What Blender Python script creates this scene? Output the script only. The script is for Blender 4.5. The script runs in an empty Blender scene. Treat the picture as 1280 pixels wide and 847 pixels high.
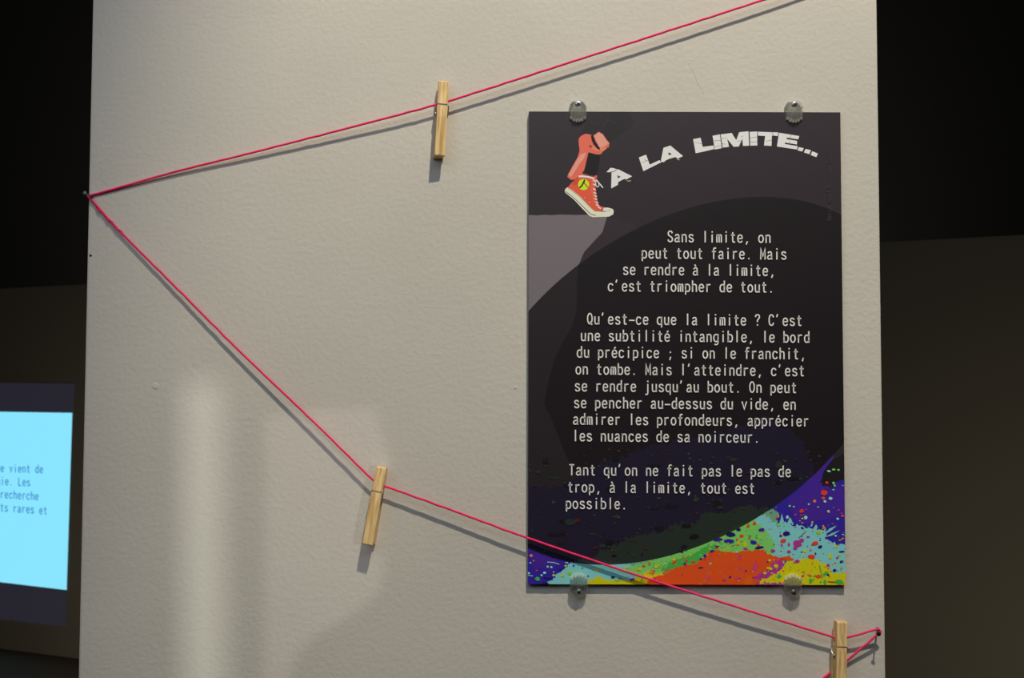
import bpy, bmesh, math, random
import numpy as np
from mathutils import Vector, Matrix, noise
from mathutils.geometry import tessellate_polygon

S = bpy.context.scene
COL = S.collection
PI = math.pi

# ------------------------------------------------------------------ camera
F = 1500.0                              # focal length in pixels of the 1280 x 847 frame
CAM = Vector((0.0, -1.163, 1.5))
up_c = Vector((84.0, 29045.0, -F)).normalized()          # world up seen from the camera
x_c = (Vector((1, 0, 0)) - up_c * up_c.x).normalized()   # world X seen from the camera
y_c = up_c.cross(x_c)                                    # world Y seen from the camera
ROT = Matrix((x_c, y_c, up_c))                           # camera -> world
cam_d = bpy.data.cameras.new('camera')
cam = bpy.data.objects.new('camera', cam_d)
COL.objects.link(cam)
cam.matrix_world = Matrix.Translation(CAM) @ ROT.to_4x4()
cam_d.sensor_width = 36.0
cam_d.lens = F / 1280.0 * 36.0
cam_d.clip_start = 0.05
cam_d.dof.use_dof = True
cam_d.dof.focus_distance = 1.15
cam_d.dof.aperture_fstop = 20.0
S.camera = cam

# ------------------------------------------------------------------ light
S.view_settings.view_transform = 'Standard'
S.view_settings.look = 'None'
S.view_settings.gamma = 1.0
S.view_settings.exposure = 0.0
S.view_settings.use_curve_mapping = False
W = bpy.data.worlds.new('world')
S.world = W
W.use_nodes = True
W.node_tree.nodes['Background'].inputs[0].default_value = (0.62, 0.78, 1.0, 1)
W.node_tree.nodes['Background'].inputs[1].default_value = 0.035


def spot(name, loc, target, power, color, size_deg, blend, radius):
    d = bpy.data.lights.new(name, 'SPOT')
    d.energy = power; d.color = color; d.spot_size = math.radians(size_deg)
    d.spot_blend = blend; d.shadow_soft_size = radius
    o = bpy.data.objects.new(name, d); COL.objects.link(o)
    o.location = loc
    o.rotation_euler = (Vector(target) - Vector(loc)).to_track_quat('-Z', 'Y').to_euler()
    return o


def area(name, loc, target, power, color, sx, sy):
    d = bpy.data.lights.new(name, 'AREA')
    d.shape = 'RECTANGLE'; d.size = sx; d.size_y = sy; d.energy = power; d.color = color
    o = bpy.data.objects.new(name, d); COL.objects.link(o)
    o.location = loc
    o.rotation_euler = (Vector(target) - Vector(loc)).to_track_quat('-Z', 'Y').to_euler()
    return o


spot('ceiling_spotlight', (0.40, -1.2, 3.45), (0.328, 0, 1.86), 157, (1.0, 0.92, 0.74), 44, 0.6, 0.022)
area('soft_fill_light', (-0.3, -2.05, 2.7), (0.0, 0, 1.45), 31, (0.80, 0.88, 1.0), 4.0, 1.6)  # unseen fill, added to lift the shadows on the cream panel
spot('olive_wall_fill', (-1.7, 4.0, 0.35), (-2.5, 6.0, 0.8), 46, (1.0, 0.88, 0.68), 150, 1.0, 0.08)  # added fill out of view, brightens the left of the olive wall
spot('olive_wall_fill', (1.7, 2.0, 0.35), (2.2, 4.0, 0.7), 29, (1.0, 0.90, 0.68), 150, 1.0, 0.08)  # same added fill for the olive wall's right end
spot('rear_wall_fill', (0.0, 7.3, 0.6), (0.0, 10.0, 2.8), 380, (1.0, 0.95, 0.88), 150, 1.0, 0.1)  # added fill hidden behind the olive wall, lifts the black rear wall
LAMP_A = Vector((2.30, -3.4, 1.44))      # lamps behind the added light mask, shining through its two cut-outs
LAMP_B = Vector((-0.25, -3.4, 1.52))
LAMP_A_W, LAMP_B_W = 76, 104

# ------------------------------------------------------------------ helpers
def ray(px, py):
    return ROT @ Vector((px - 640.0, 423.5 - py, -F))


def at(px, py, y=0.0):
    """the point on the vertical plane Y = y behind a pixel of the photograph"""
    d = ray(px, py)
    return CAM + d * ((y - CAM.y) / d.y)


def at_depth(px, py, depth):
    d = ray(px, py)
    return CAM + d * (depth / F)


def on_plane(px, py, p0, n):
    d = ray(px, py)
    return CAM + d * ((p0 - CAM).dot(n) / d.dot(n))


def srgb(r, g, b):
    def f(c):
        c /= 255.0
        return c / 12.92 if c <= 0.04045 else ((c + 0.055) / 1.055) ** 2.4
    return (f(r), f(g), f(b))


def mat(name, color, rough=0.6, spec=0.5, metal=0.0, **kw):
    m = bpy.data.materials.new(name); m.use_nodes = True
    b = m.node_tree.nodes['Principled BSDF']
    b.inputs['Base Color'].default_value = (*color, 1)
    b.inputs['Roughness'].default_value = rough
    b.inputs['Specular IOR Level'].default_value = spec
    b.inputs['Metallic'].default_value = metal
    for k, v in kw.items():
        b.inputs[k.replace('_', ' ')].default_value = v
    return m


def nodes(m):
    return m.node_tree.nodes, m.node_tree.links, m.node_tree.nodes['Principled BSDF']


def link_mesh(name, me, material, parent=None, loc=None, smooth=False):
    o = bpy.data.objects.new(name, me); COL.objects.link(o)
    for m in (material if isinstance(material, list) else [material]):
        me.materials.append(m)
    if parent is not None:
        o.parent = parent
    if loc is not None:
        o.location = loc
    if smooth:
        me.polygons.foreach_set('use_smooth', [True] * len(me.polygons))
    return o


def obj(name, bm, material, parent=None, loc=None, smooth=False, recalc=True):
    if recalc:
        bmesh.ops.recalc_face_normals(bm, faces=bm.faces)
    me = bpy.data.meshes.new(name); bm.to_mesh(me); bm.free()
    return link_mesh(name, me, material, parent, loc, smooth)


def empty(name, loc, label, cat, group=None):
    o = bpy.data.objects.new(name, None); COL.objects.link(o)
    o.location = loc; o.empty_display_size = 0.02
    o['label'] = label; o['category'] = cat
    if group:
        o['group'] = group
    return o


def tag(o, label, cat, group=None, kind=None):
    o['label'] = label; o['category'] = cat
    if group: o['group'] = group
    if kind: o['kind'] = kind
    return o


def bm_box(bm, c, s):
    c = Vector(c)
    vs = [bm.verts.new(c + Vector((sx * s[0] / 2, sy * s[1] / 2, sz * s[2] / 2)))
          for sx in (-1, 1) for sy in (-1, 1) for sz in (-1, 1)]
    for f in ((0, 1, 3, 2), (4, 6, 7, 5), (0, 4, 5, 1), (2, 3, 7, 6), (0, 2, 6, 4), (1, 5, 7, 3)):
        bm.faces.new([vs[i] for i in f])
    return vs


def bm_tube(bm, pts, r, n=8, caps=True):
    pts = [Vector(p) for p in pts]
    rings = []
    t0 = (pts[1] - pts[0]).normalized()
    ref = Vector((0, 0, 1)) if abs(t0.z) < 0.9 else Vector((1, 0, 0))
    nrm = (ref - t0 * ref.dot(t0)).normalized()
    for i, p in enumerate(pts):
        a = pts[max(i - 1, 0)]; b = pts[min(i + 1, len(pts) - 1)]
        t = (b - a)
        t = t.normalized() if t.length > 1e-9 else t0
        nrm = (nrm - t * nrm.dot(t)).normalized()
        bi = t.cross(nrm)
        rr = r[i] if isinstance(r, (list, tuple)) else r
        rings.append([bm.verts.new(p + (nrm * math.cos(2 * PI * k / n) + bi * math.sin(2 * PI * k / n)) * rr) for k in range(n)])
    for a, b in zip(rings, rings[1:]):
        for k in range(n):
            bm.faces.new((a[k], a[(k + 1) % n], b[(k + 1) % n], b[k]))
    if caps:
        bm.faces.new(rings[0][::-1]); bm.faces.new(rings[-1])


def catmull(pts, n=8, closed=False):
    P = [np.array(p, float) for p in pts]
    if closed:
        P = [P[-1]] + P + [P[0], P[1]]
    else:
        P = [2 * P[0] - P[1]] + P + [2 * P[-1] - P[-2]]
    out = []
    for i in range(1, len(P) - 2):
        a, b, c, d = P[i - 1:i + 3]
        for k in range(n):
            t = k / n
            out.append(0.5 * (2 * b + (c - a) * t + (2 * a - 5 * b + 4 * c - d) * t * t + (3 * b - a - 3 * c + d) * t ** 3))
    out.append(P[-2])
    return out


# ------------------------------------------------------------------ materials
def wall_paint():
    m = mat('wall_paint', (0.66, 0.62, 0.55), 0.62, 0.3)
    N, L, b = nodes(m)
    tc = N.new('ShaderNodeTexCoord')
    n1 = N.new('ShaderNodeTexNoise'); n1.inputs['Scale'].default_value = 210; n1.inputs['Detail'].default_value = 2.5
    n2 = N.new('ShaderNodeTexNoise'); n2.inputs['Scale'].default_value = 30; n2.inputs['Detail'].default_value = 2
    n3 = N.new('ShaderNodeTexNoise'); n3.inputs['Scale'].default_value = 7; n3.inputs['Detail'].default_value = 3
    for n in (n1, n2, n3):
        L.new(tc.outputs['Object'], n.inputs['Vector'])
    ad = N.new('ShaderNodeMath'); ad.operation = 'MULTIPLY_ADD'
    L.new(n2.outputs['Fac'], ad.inputs[0]); ad.inputs[1].default_value = 0.32
    L.new(n1.outputs['Fac'], ad.inputs[2])
    bp = N.new('ShaderNodeBump'); bp.inputs['Strength'].default_value = 0.40; bp.inputs['Distance'].default_value = 0.0011
    L.new(ad.outputs[0], bp.inputs['Height']); L.new(bp.outputs['Normal'], b.inputs['Normal'])
    rp = N.new('ShaderNodeMapRange'); rp.inputs[1].default_value = 0.3; rp.inputs[2].default_value = 0.7
    rp.inputs[3].default_value = 0.97; rp.inputs[4].default_value = 1.03
    L.new(n3.outputs['Fac'], rp.inputs[0])
    mx = N.new('ShaderNodeVectorMath'); mx.operation = 'SCALE'
    mx.inputs[0].default_value = (0.66, 0.62, 0.55)
    L.new(rp.outputs[0], mx.inputs['Scale']); L.new(mx.outputs[0], b.inputs['Base Color'])
    return m


def dark_paint(name, col, rough=0.8):
    m = mat(name, col, rough, 0.2)
    N, L, b = nodes(m)
    tc = N.new('ShaderNodeTexCoord')
    n1 = N.new('ShaderNodeTexNoise'); n1.inputs['Scale'].default_value = 60
    bp = N.new('ShaderNodeBump'); bp.inputs['Strength'].default_value = 0.2; bp.inputs['Distance'].default_value = 0.001
    L.new(tc.outputs['Object'], n1.inputs['Vector']); L.new(n1.outputs['Fac'], bp.inputs['Height'])
    L.new(bp.outputs['Normal'], b.inputs['Normal'])
    return m


def wood():
    m = mat('pale_wood', (0.6, 0.4, 0.18), 0.55, 0.35)
    N, L, b = nodes(m)
    tc = N.new('ShaderNodeTexCoord')
    mp = N.new('ShaderNodeMapping'); mp.inputs['Scale'].default_value = (1, 1, 0.045)
    oi = N.new('ShaderNodeObjectInfo')
    ad = N.new('ShaderNodeVectorMath'); ad.operation = 'ADD'
    L.new(tc.outputs['Object'], ad.inputs[0]); L.new(oi.outputs['Random'], ad.inputs[1])
    L.new(ad.outputs[0], mp.inputs['Vector'])
    n1 = N.new('ShaderNodeTexNoise'); n1.inputs['Scale'].default_value = 420; n1.inputs['Detail'].default_value = 3
    L.new(mp.outputs[0], n1.inputs['Vector'])
    cr = N.new('ShaderNodeValToRGB')
    cr.color_ramp.elements[0].position = 0.32; cr.color_ramp.elements[0].color = (0.58, 0.34, 0.115, 1)
    cr.color_ramp.elements[1].position = 0.62; cr.color_ramp.elements[1].color = (0.88, 0.64, 0.31, 1)
    L.new(n1.outputs['Fac'], cr.inputs[0]); L.new(cr.outputs[0], b.inputs['Base Color'])
    bp = N.new('ShaderNodeBump'); bp.inputs['Strength'].default_value = 0.25; bp.inputs['Distance'].default_value = 0.0004
    L.new(n1.outputs['Fac'], bp.inputs['Height']); L.new(bp.outputs['Normal'], b.inputs['Normal'])
    return m


def emissive(name, col, strength=1.0):
    m = mat(name, (0.02, 0.02, 0.02), 0.6, 0.1)
    b = m.node_tree.nodes['Principled BSDF']
    b.inputs['Emission Color'].default_value = (*col, 1)
    b.inputs['Emission Strength'].default_value = strength
    return m


M_WALL = wall_paint()
M_OLIVE = dark_paint('dark_olive_paint', (0.12, 0.108, 0.085))
M_BLACK = dark_paint('black_paint', (0.03, 0.0285, 0.026))
M_FLOOR = dark_paint('dark_floor', (0.075, 0.042, 0.027), 0.95)
M_OPP = dark_paint('grey_paint', (0.10, 0.10, 0.105))
M_WOOD = wood()
M_STEEL = mat('spring_steel', (0.62, 0.60, 0.58), 0.3, 0.5, 1.0)
M_SCREW = mat('zinc_screw', (0.62, 0.66, 0.68), 0.28, 0.5, 1.0)
M_SLOT = mat('screw_slot', (0.02, 0.02, 0.022), 0.5)
M_NAIL = mat('dull_nail', (0.16, 0.155, 0.15), 0.45, 0.5, 0.6)
M_NAILB = mat('black_nail', (0.02, 0.02, 0.022), 0.4, 0.5, 0.4)
M_STRING = mat('pink_cord', (1.0, 0.045, 0.18), 0.75, 0.15)


def clear_plastic(name, base, lo, hi, col=(0.95, 0.96, 0.95)):
    m = mat(name, (0.78, 0.79, 0.76), 0.08, 0.6)
    N, L, b = nodes(m)
    out = N['Material Output']
    tr = N.new('ShaderNodeBsdfTransparent'); tr.inputs[0].default_value = (*col, 1)
    tl = N.new('ShaderNodeBsdfTranslucent'); tl.inputs[0].default_value = (0.97, 0.96, 0.90, 1)
    m0 = N.new('ShaderNodeMixShader'); m0.inputs[0].default_value = base
    L.new(b.outputs[0], m0.inputs[1]); L.new(tl.outputs[0], m0.inputs[2])
    fr = N.new('ShaderNodeFresnel'); fr.inputs['IOR'].default_value = 1.47
    mr = N.new('ShaderNodeMapRange'); mr.inputs[1].default_value = 0.03; mr.inputs[2].default_value = 0.6
    mr.inputs[3].default_value = lo; mr.inputs[4].default_value = hi
    L.new(fr.outputs[0], mr.inputs[0])
    m1 = N.new('ShaderNodeMixShader')
    L.new(mr.outputs[0], m1.inputs[0]); L.new(tr.outputs[0], m1.inputs[1]); L.new(m0.outputs[0], m1.inputs[2])
    L.new(m1.outputs[0], out.inputs['Surface'])
    return m


M_CLEAR = clear_plastic('clear_plastic', 0.4, 0.16, 0.8)
M_TIP = clear_plastic('lit_rib_ends', 0.94, 0.9, 0.97)  # whiter copy of the plastic, standing in for light piped to the ends
M_EDGE = mat('board_edge', (0.035, 0.028, 0.022), 0.6)
M_HOLE = mat('hole_dark', (0.03, 0.025, 0.02), 0.9)
M_SCUFF = mat('scuff', (0.40, 0.375, 0.33), 0.8)

# ------------------------------------------------------------------ setting
def structure(o):
    o['kind'] = 'structure'; return o


PX0 = (at(107, 423.5).x)
PX1 = (at(1101.5, 423.5).x)
bm = bmesh.new()
bm_box(bm, (0, 0, 0), (PX1 - PX0, 0.18, 3.0))
bmesh.ops.bevel(bm, geom=[e for e in bm.edges if abs((e.verts[0].co - e.verts[1].co).z) > 1], offset=0.0015, segments=2, affect='EDGES')
pillar = structure(obj('wall_front', bm, M_WALL, None, ((PX0 + PX1) / 2, 0.09, 1.5)))
pillar['label'] = 'cream painted wall panel with fine roller texture carrying the poster and pink string'


def wall_part(name, bm, m):
    return obj(name, bm, m, pillar, -pillar.location)


def disc(bm, c, r, n=14, depth=0.0003, dome=0.0):
    c = Vector(c)
    ring0 = [bm.verts.new(c + Vector((r * math.cos(2 * PI * k / n), 0.0002, r * math.sin(2 * PI * k / n)))) for k in range(n)]
    ring1 = [bm.verts.new(c + Vector((.8 * r * math.cos(2 * PI * k / n), -depth, .8 * r * math.sin(2 * PI * k / n)))) for k in range(n)]
    ctr = bm.verts.new(c + Vector((0, -depth - dome, 0)))
    for k in range(n):
        bm.faces.new((ring0[k], ring0[(k + 1) % n], ring1[(k + 1) % n], ring1[k]))
        bm.faces.new((ring1[k], ring1[(k + 1) % n], ctr))


bm = bmesh.new(); disc(bm, at(113.3, 319.3), 0.0014); wall_part('nail_hole', bm, M_HOLE)
bm = bmesh.new(); disc(bm, at(194.5, 482.5), 0.0034, 18, 0.0004, 0.0002); wall_part('paint_bump', bm, M_WALL)
bm = bmesh.new(); disc(bm, at(644, 484), 0.0018, 14, 0.0003, 0.0002); wall_part('paint_bump', bm, M_WALL)
bm = bmesh.new()
for pts in (((125, 212), (129, 216), (124, 221), (129, 227), (135, 233)), ((860, 79), (867, 90), (872, 104), (880, 117))):
    bm_tube(bm, [at(x, y, 0.0001) for x, y in pts], 0.0002, 5)
wall_part('scuff_mark', bm, M_SCUFF)

# dark exhibition wall far behind, turned so that its right end is nearer
d0, d1 = 7.34, 4.85
b0 = at_depth(0, 501, d0); b1 = at_depth(1280, 497, d1)
b0.z = b1.z = 0
wd = (b1 - b0).normalized(); wn = Vector((wd.y, -wd.x, 0))     # normal towards the camera
e0 = b0 - wd * 2.5; e1 = b1 + wd * 2.0
bm = bmesh.new()
vs = [bm.verts.new(p + Vector((0, 0, z))) for z in (0.0, 2.18) for p in (e0, e1, e1 - wn * .12, e0 - wn * .12)]
for f in ((0, 1, 2, 3), (4, 7, 6, 5), (0, 4, 5, 1), (1, 5, 6, 2), (2, 6, 7, 3), (3, 7, 4, 0)):
    bm.faces.new([vs[i] for i in f])
structure(obj('wall_back', bm, M_OLIVE))['label'] = 'dark olive exhibition wall far behind the cream panel'
bm = bmesh.new(); bm_box(bm, (0, 2.5, -0.05), (18, 16, 0.1)); structure(obj('floor', bm, M_FLOOR))
bm = bmesh.new(); bm_box(bm, (0, 2.5, 6.05), (18, 16, 0.1)); structure(obj('ceiling', bm, dark_paint('dark_ceiling', (0.05, 0.048, 0.044))))
bm = bmesh.new(); bm_box(bm, (0, 10.05, 3.0), (18, 0.1, 6.0)); structure(obj('wall_rear', bm, M_BLACK))
bm = bmesh.new(); bm_box(bm, (-9.05, 2.5, 3.0), (0.1, 16, 6.0)); structure(obj('wall_left', bm, M_BLACK))
bm = bmesh.new(); bm_box(bm, (9.05, 2.5, 3.0), (0.1, 16, 6.0)); structure(obj('wall_right', bm, M_BLACK))

# added unseen mask behind the visitor; two cut-outs shape lamp light on the panel
OY = -2.2


def through(px, py, lamp):
    p = at(px, py)
    t = (OY - p.y) / (lamp.y - p.y)
    q = p + (lamp - p) * t
    return Vector((q.x, q.z, 0))


openA = [through(x, y, LAMP_A) for x, y in ((331, 520), (400, 512), (478, 510), (494, 560), (494, 690), (486, 738), (455, 765), (425, 782), (400, 797), (381, 820), (370, 850), (364, 900), (331, 900))]
openB = [through(x, y, LAMP_B) for x, y in ((231, 478), (276, 478), (281, 900), (230, 900))]
outer = [Vector((-4, 0, 0)), Vector((4, 0, 0)), Vector((4, 3.8, 0)), Vector((-4, 3.8, 0))]
loops = [outer, openA, openB]
tris = tessellate_polygon(loops)
flat = [p for l in loops for p in l]
bm = bmesh.new()
vv = [bm.verts.new((p.x, OY, p.y)) for p in flat]
for t in tris:
    bm.faces.new([vv[i] for i in t])
bmesh.ops.recalc_face_normals(bm, faces=bm.faces)
ret = bmesh.ops.extrude_face_region(bm, geom=list(bm.faces))
for v in ret['geom']:
    if isinstance(v, bmesh.types.BMVert):
        v.co.y -= 0.004
structure(obj('light_mask', bm, M_OPP))
cA = sum(openA, Vector()) / len(openA); cB = sum(openB, Vector()) / len(openB)
rA = max((p - cA).length for p in openA); rB = max((p - cB).length for p in openB)
tA = Vector((cA.x, OY, cA.y)); tB = Vector((cB.x, OY, cB.y))
spot('lamp_beyond_opening', LAMP_A, tA, LAMP_A_W, (1.0, 0.90, 0.88), 2.5 * math.degrees(math.atan(rA / (tA - LAMP_A).length)), 0.0, 0.004)
spot('lamp_beyond_slot', LAMP_B, tB, LAMP_B_W, (0.95, 1.0, 0.88), 2.5 * math.degrees(math.atan(rB / (tB - LAMP_B).length)), 0.0, 0.011)

# ------------------------------------------------------------------ lettering: a thin monospaced gothic drawn with strokes
def ell(cx, cy, rx, ry, n=28):
    return [(cx + rx * math.cos(2 * PI * k / n), cy + ry * math.sin(2 * PI * k / n)) for k in range(n + 1)]


BOWL_L = [(5.2, 6.8), (4.3, 8.9), (2.7, 9.5), (1, 8.7), (.1, 6.6), (.1, 3.4), (1, 1.3), (2.6, .6), (4.2, 1.2), (5.2, 3.3)]
BOWL_R = [(5.6 - x, y) for x, y in BOWL_L]
ARC_N = [(.4, 7.2), (1.5, 9), (3.1, 9.5), (4.6, 8.8), (5.2, 6.9)]
E_ = [('L', [(.1, 5.2), (5.5, 5.2)]), ('C', [(5.5, 5.2), (5.2, 7.6), (4.2, 9.1), (2.8, 9.5), (1.4, 9.1), (.4, 7.5), (0, 5.05), (.4, 2.6), (1.4, 1), (2.9, .6), (4.3, 1), (5.4, 2.3)])]
A_ = [('C', [(.5, 7.7), (1.4, 9.1), (2.8, 9.5), (4.2, 9.0), (4.8, 7.4)]), ('L', [(4.8, 7.4), (4.8, 2)]), ('C', [(4.8, 2), (5.0, .9), (5.9, .5)]),
      ('C', [(4.8, 5.7), (2.4, 5.2), (.7, 4.3), (.1, 2.6), (.7, 1.0), (2.1, .6), (3.7, 1.2), (4.8, 2.9)])]
C_ = [(5.3, 7.4), (4.4, 9), (2.9, 9.5), (1.4, 9.1), (.4, 7.5), (0, 5.05), (.4, 2.6), (1.4, 1), (2.9, .6), (4.4, 1.1), (5.4, 2.7)]
GLYPH = {
    'a': A_, 'e': E_, 'c': [('C', C_)], 'o': [('L', ell(2.8, 5.05, 2.8, 4.45))],
    's': [('C', [(5, 7.7), (4.2, 9.1), (2.7, 9.5), (1.1, 9.1), (.4, 7.6), (1, 6.1), (2.8, 5.2), (4.6, 4.2), (5.3, 2.6), (4.5, 1.1), (2.8, .6), (1.1, 1), (.2, 2.6)])],
    'n': [('L', [(.4, 10), (.4, 0)]), ('C', ARC_N), ('L', [(5.2, 6.9), (5.2, 0)])],
    'h': [('L', [(.4, 14.3), (.4, 0)]), ('C', ARC_N), ('L', [(5.2, 6.9), (5.2, 0)])],
    'm': [('L', [(0, 10), (0, 0)]), ('C', [(0, 7.8), (.7, 9.2), (1.6, 9.5), (2.5, 9), (2.8, 7.4)]), ('L', [(2.8, 7.4), (2.8, 0)]),
          ('C', [(2.8, 7.8), (3.5, 9.2), (4.4, 9.5), (5.3, 9), (5.6, 7.4)]), ('L', [(5.6, 7.4), (5.6, 0)])],
    'u': [('L', [(.4, 10), (.4, 3)]), ('C', [(.4, 3), (1, 1.2), (2.5, .6), (4.2, 1.3), (5.2, 3.2)]), ('L', [(5.2, 10), (5.2, 0)])],
    'r': [('L', [(1, 10), (1, 0)]), ('C', [(1, 6.6), (2.1, 8.7), (3.7, 9.5), (5.4, 9.2)])],
    'i': [('L', [(2.8, 10), (2.8, 0)]), ('L', [(2.8, 14), (2.8, 12.3)])],
    'l': [('L', [(2.8, 14.4), (2.8, 0)])],
    't': [('L', [(2.3, 13), (2.3, 2.8)]), ('C', [(2.3, 2.8), (2.6, 1.2), (3.7, .6), (5.3, 1)]), ('L', [(.1, 9.4), (5.1, 9.4)])],
    'f': [('L', [(2.3, 0), (2.3, 11.5)]), ('C', [(2.3, 11.5), (2.7, 13.3), (3.8, 13.8), (5.4, 13.5)]), ('L', [(.1, 9.4), (5.1, 9.4)])],
    'd': [('L', [(5.2, 14.4), (5.2, 0)]), ('C', BOWL_L)],
    'b': [('L', [(.4, 14.4), (.4, 0)]), ('C', BOWL_R)],
    'p': [('L', [(.4, 10), (.4, -3.3)]), ('C', BOWL_R)],
    'q': [('L', [(5.2, 10), (5.2, -3.3)]), ('C', BOWL_L)],
    'g': [('L', [(5.2, 10), (5.2, -.9)]), ('C', [(5.2, -.9), (4.4, -2.7), (2.6, -3.2), (.7, -2.5)]), ('C', BOWL_L)],
    'j': [('L', [(3.4, 10), (3.4, -1)]), ('C', [(3.4, -1), (2.9, -2.7), (1.6, -3.2), (.2, -2.8)]), ('L', [(3.4, 14), (3.4, 12.3)])],
    'v': [('L', [(0, 10), (2.8, .5), (5.6, 10)])],
    'S': [('C', [(5.3, 11.2), (4.4, 13.1), (2.8, 13.7), (1.1, 13), (.3, 11), (.9, 8.7), (2.8, 7.3), (4.8, 5.7), (5.5, 3.4), (4.6, 1.3), (2.7, .6), (.9, 1.3), (0, 3.3)])],
    'M': [('L', [(.1, 0), (.1, 13.6), (2.8, 4), (5.5, 13.6), (5.5, 0)])],
    'Q': [('L', ell(2.8, 7.1, 2.8, 6.5)), ('L', [(3.2, 3.6), (5.5, -.6)])],
    'O': [('L', ell(2.8, 7.1, 2.8, 6.5))],
    'C': [('C', [(5.4, 10.4), (4.5, 12.8), (2.9, 13.6), (1.3, 12.9), (.3, 10.6), (0, 7.1), (.3, 3.7), (1.3, 1.3), (2.9, .6), (4.5, 1.4), (5.5, 3.8)])],
    'T': [('L', [(-.2, 13.2), (5.8, 13.2)]), ('L', [(2.8, 13.2), (2.8, 0)])],
    'A': [('L', [(0, 0), (2.8, 13.6), (5.6, 0)]), ('L', [(1, 4.4), (4.6, 4.4)])],
    'G': [('C', [(5.4, 10.4), (4.5, 12.8), (2.9, 13.6), (1.3, 12.9), (.3, 10.6), (0, 7.1), (.3, 3.7), (1.3, 1.3), (2.9, .6), (4.5, 1.2), (5.4, 2.6)]), ('L', [(3, 6.4), (5.4, 6.4), (5.4, 2.6)])],
    'L': [('L', [(.5, 13.9), (.5, .6), (5.5, .6)])],
    'D': [('L', [(.4, .6), (.4, 13.3), (2.2, 13.3)]), ('C', [(2.2, 13.3), (4.4, 12.4), (5.4, 9.5), (5.5, 7), (5.4, 4.4), (4.4, 1.5), (2.2, .6)]), ('L', [(2.2, .6), (.4, .6)])],
    'à': A_ + [('L', [(1.6, 13.7), (3.3, 11.3)])], 'é': E_ + [('L', [(4.1, 13.7), (2.4, 11.3)])],
    "'": [('L', [(1.7, 14.7), (.7, 10.8)])], '-': [('L', [(-.7, 5.4), (6.3, 5.4)])],
    '?': [('C', [(.3, 10.6), (1, 12.8), (2.8, 13.6), (4.7, 12.9), (5.3, 10.8), (4.3, 8.6), (3, 7), (2.8, 4.4)]), ('L', [(2.8, 1.8), (2.8, 0)])],
    ';': [('L', [(2.8, 8.4), (2.8, 6.7)]), ('L', [(3.2, 1.8), (1.9, -2.3)])],
    '.': [('L', [(2.6, 1.8), (2.6, 0)])], ',': [('L', [(3.2, 1.8), (1.9, -2.3)])],
}


def ribbon(pts, w):
    """2-D polyline -> list of quads, mitred joins"""
    P = [np.array(p, float) for p in pts]
    closed = np.linalg.norm(P[0] - P[-1]) < 1e-6
    L_, R_ = [], []
    for i, p in enumerate(P):
        if closed:
            a, b = P[i - 1] if i > 0 else P[-2], P[i + 1] if i < len(P) - 1 else P[1]
        else:
            a, b = P[max(i - 1, 0)], P[min(i + 1, len(P) - 1)]
        t1, t2 = p - a, b - p
        t1 = t1 / (np.linalg.norm(t1) or 1); t2 = t2 / (np.linalg.norm(t2) or 1)
        t = t1 + t2
        t = t / (np.linalg.norm(t) or 1)
        n = np.array((-t[1], t[0]))
        n1 = np.array((-t1[1], t1[0])) if np.linalg.norm(t1) > 0 else np.array((-t2[1], t2[0]))
        k = 1 / max(0.45, abs(float(n @ n1)))
        L_.append(p + n * w / 2 * k); R_.append(p - n * w / 2 * k)
    return [(L_[i], R_[i], R_[i + 1], L_[i + 1]) for i in range(len(P) - 1)]


def text_quads(s, x, y, adv, slope, w=1.4, kx=1.0, ky=1.0):
    """quads in pixels of the photograph: baseline starts at (x, y), pen advance adv"""
    out = []
    for i, ch in enumerate(s):
        for kind, pts in GLYPH.get(ch, ()):
            pl = pts if kind == 'L' else catmull(pts, 5)
            for q in ribbon(pl, w):
                qq = []
                for gx, gy in q:
                    X = i * adv + (gx + 1.56) * kx
                    qq.append((x + X, y + slope * X - gy * ky))
                out.append(qq)
    return out


# ------------------------------------------------------------------ poster
PT = 0.0055                                  # board thickness
cTL, cTR, cBR, cBL = (at(x, y, -PT) for x, y in ((663, 139.5), (1051.5, 140), (1056, 731), (658, 729.5)))
pl, pr = (cTL.x + cBL.x) / 2, (cTR.x + cBR.x) / 2
pt, pb = (cTL.z + cTR.z) / 2, (cBL.z + cBR.z) / 2
BASE = Vector(((pl + pr) / 2, 0, pb))
poster = empty('poster', BASE, 'dark printed poster board with white French text, a red sneaker and rainbow paint splashes', 'poster')
bm = bmesh.new()
bm_box(bm, (0, -PT / 2 - 0.00015, (pt - pb) / 2), (pr - pl, PT - 0.0003, pt - pb))
obj('board', bm, M_EDGE, poster)


def loc2(px, py):
    """pixel -> poster coordinates (x, z) on its front face"""
    p = at(px, py, -PT)
    return (p.x - BASE.x, p.z - BASE.z)


# the dark disc printed over the picture: a conic through points along its rim
rim = [(956, 246), (850, 263.8), (1051, 267.6), (661, 388), (725, 329.8), (806, 280), (658.5, 685), (763, 706), (860, 687), (959, 639), (1019, 591), (1041, 569), (900, 251.5), (1000, 250), (690, 358), (700, 697.5), (810, 701), (910, 667)]
A = []
for x, y in rim:
    u, v = loc2(x, y)
    A.append((u * u, u * v, v * v, u, v))
CON = np.linalg.lstsq(np.array(A), np.ones(len(A)), rcond=None)[0]


_c = loc2(859, 476)
CON = np.append(CON, -1.0)
if CON @ np.array((_c[0] ** 2, _c[0] * _c[1], _c[1] ** 2, _c[0], _c[1], 1)) > 0:
    CON = -CON


def inside_disc(u, v):
    return (CON @ np.array((u * u, u * v, v * v, u, v, 1))) < 0


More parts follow.
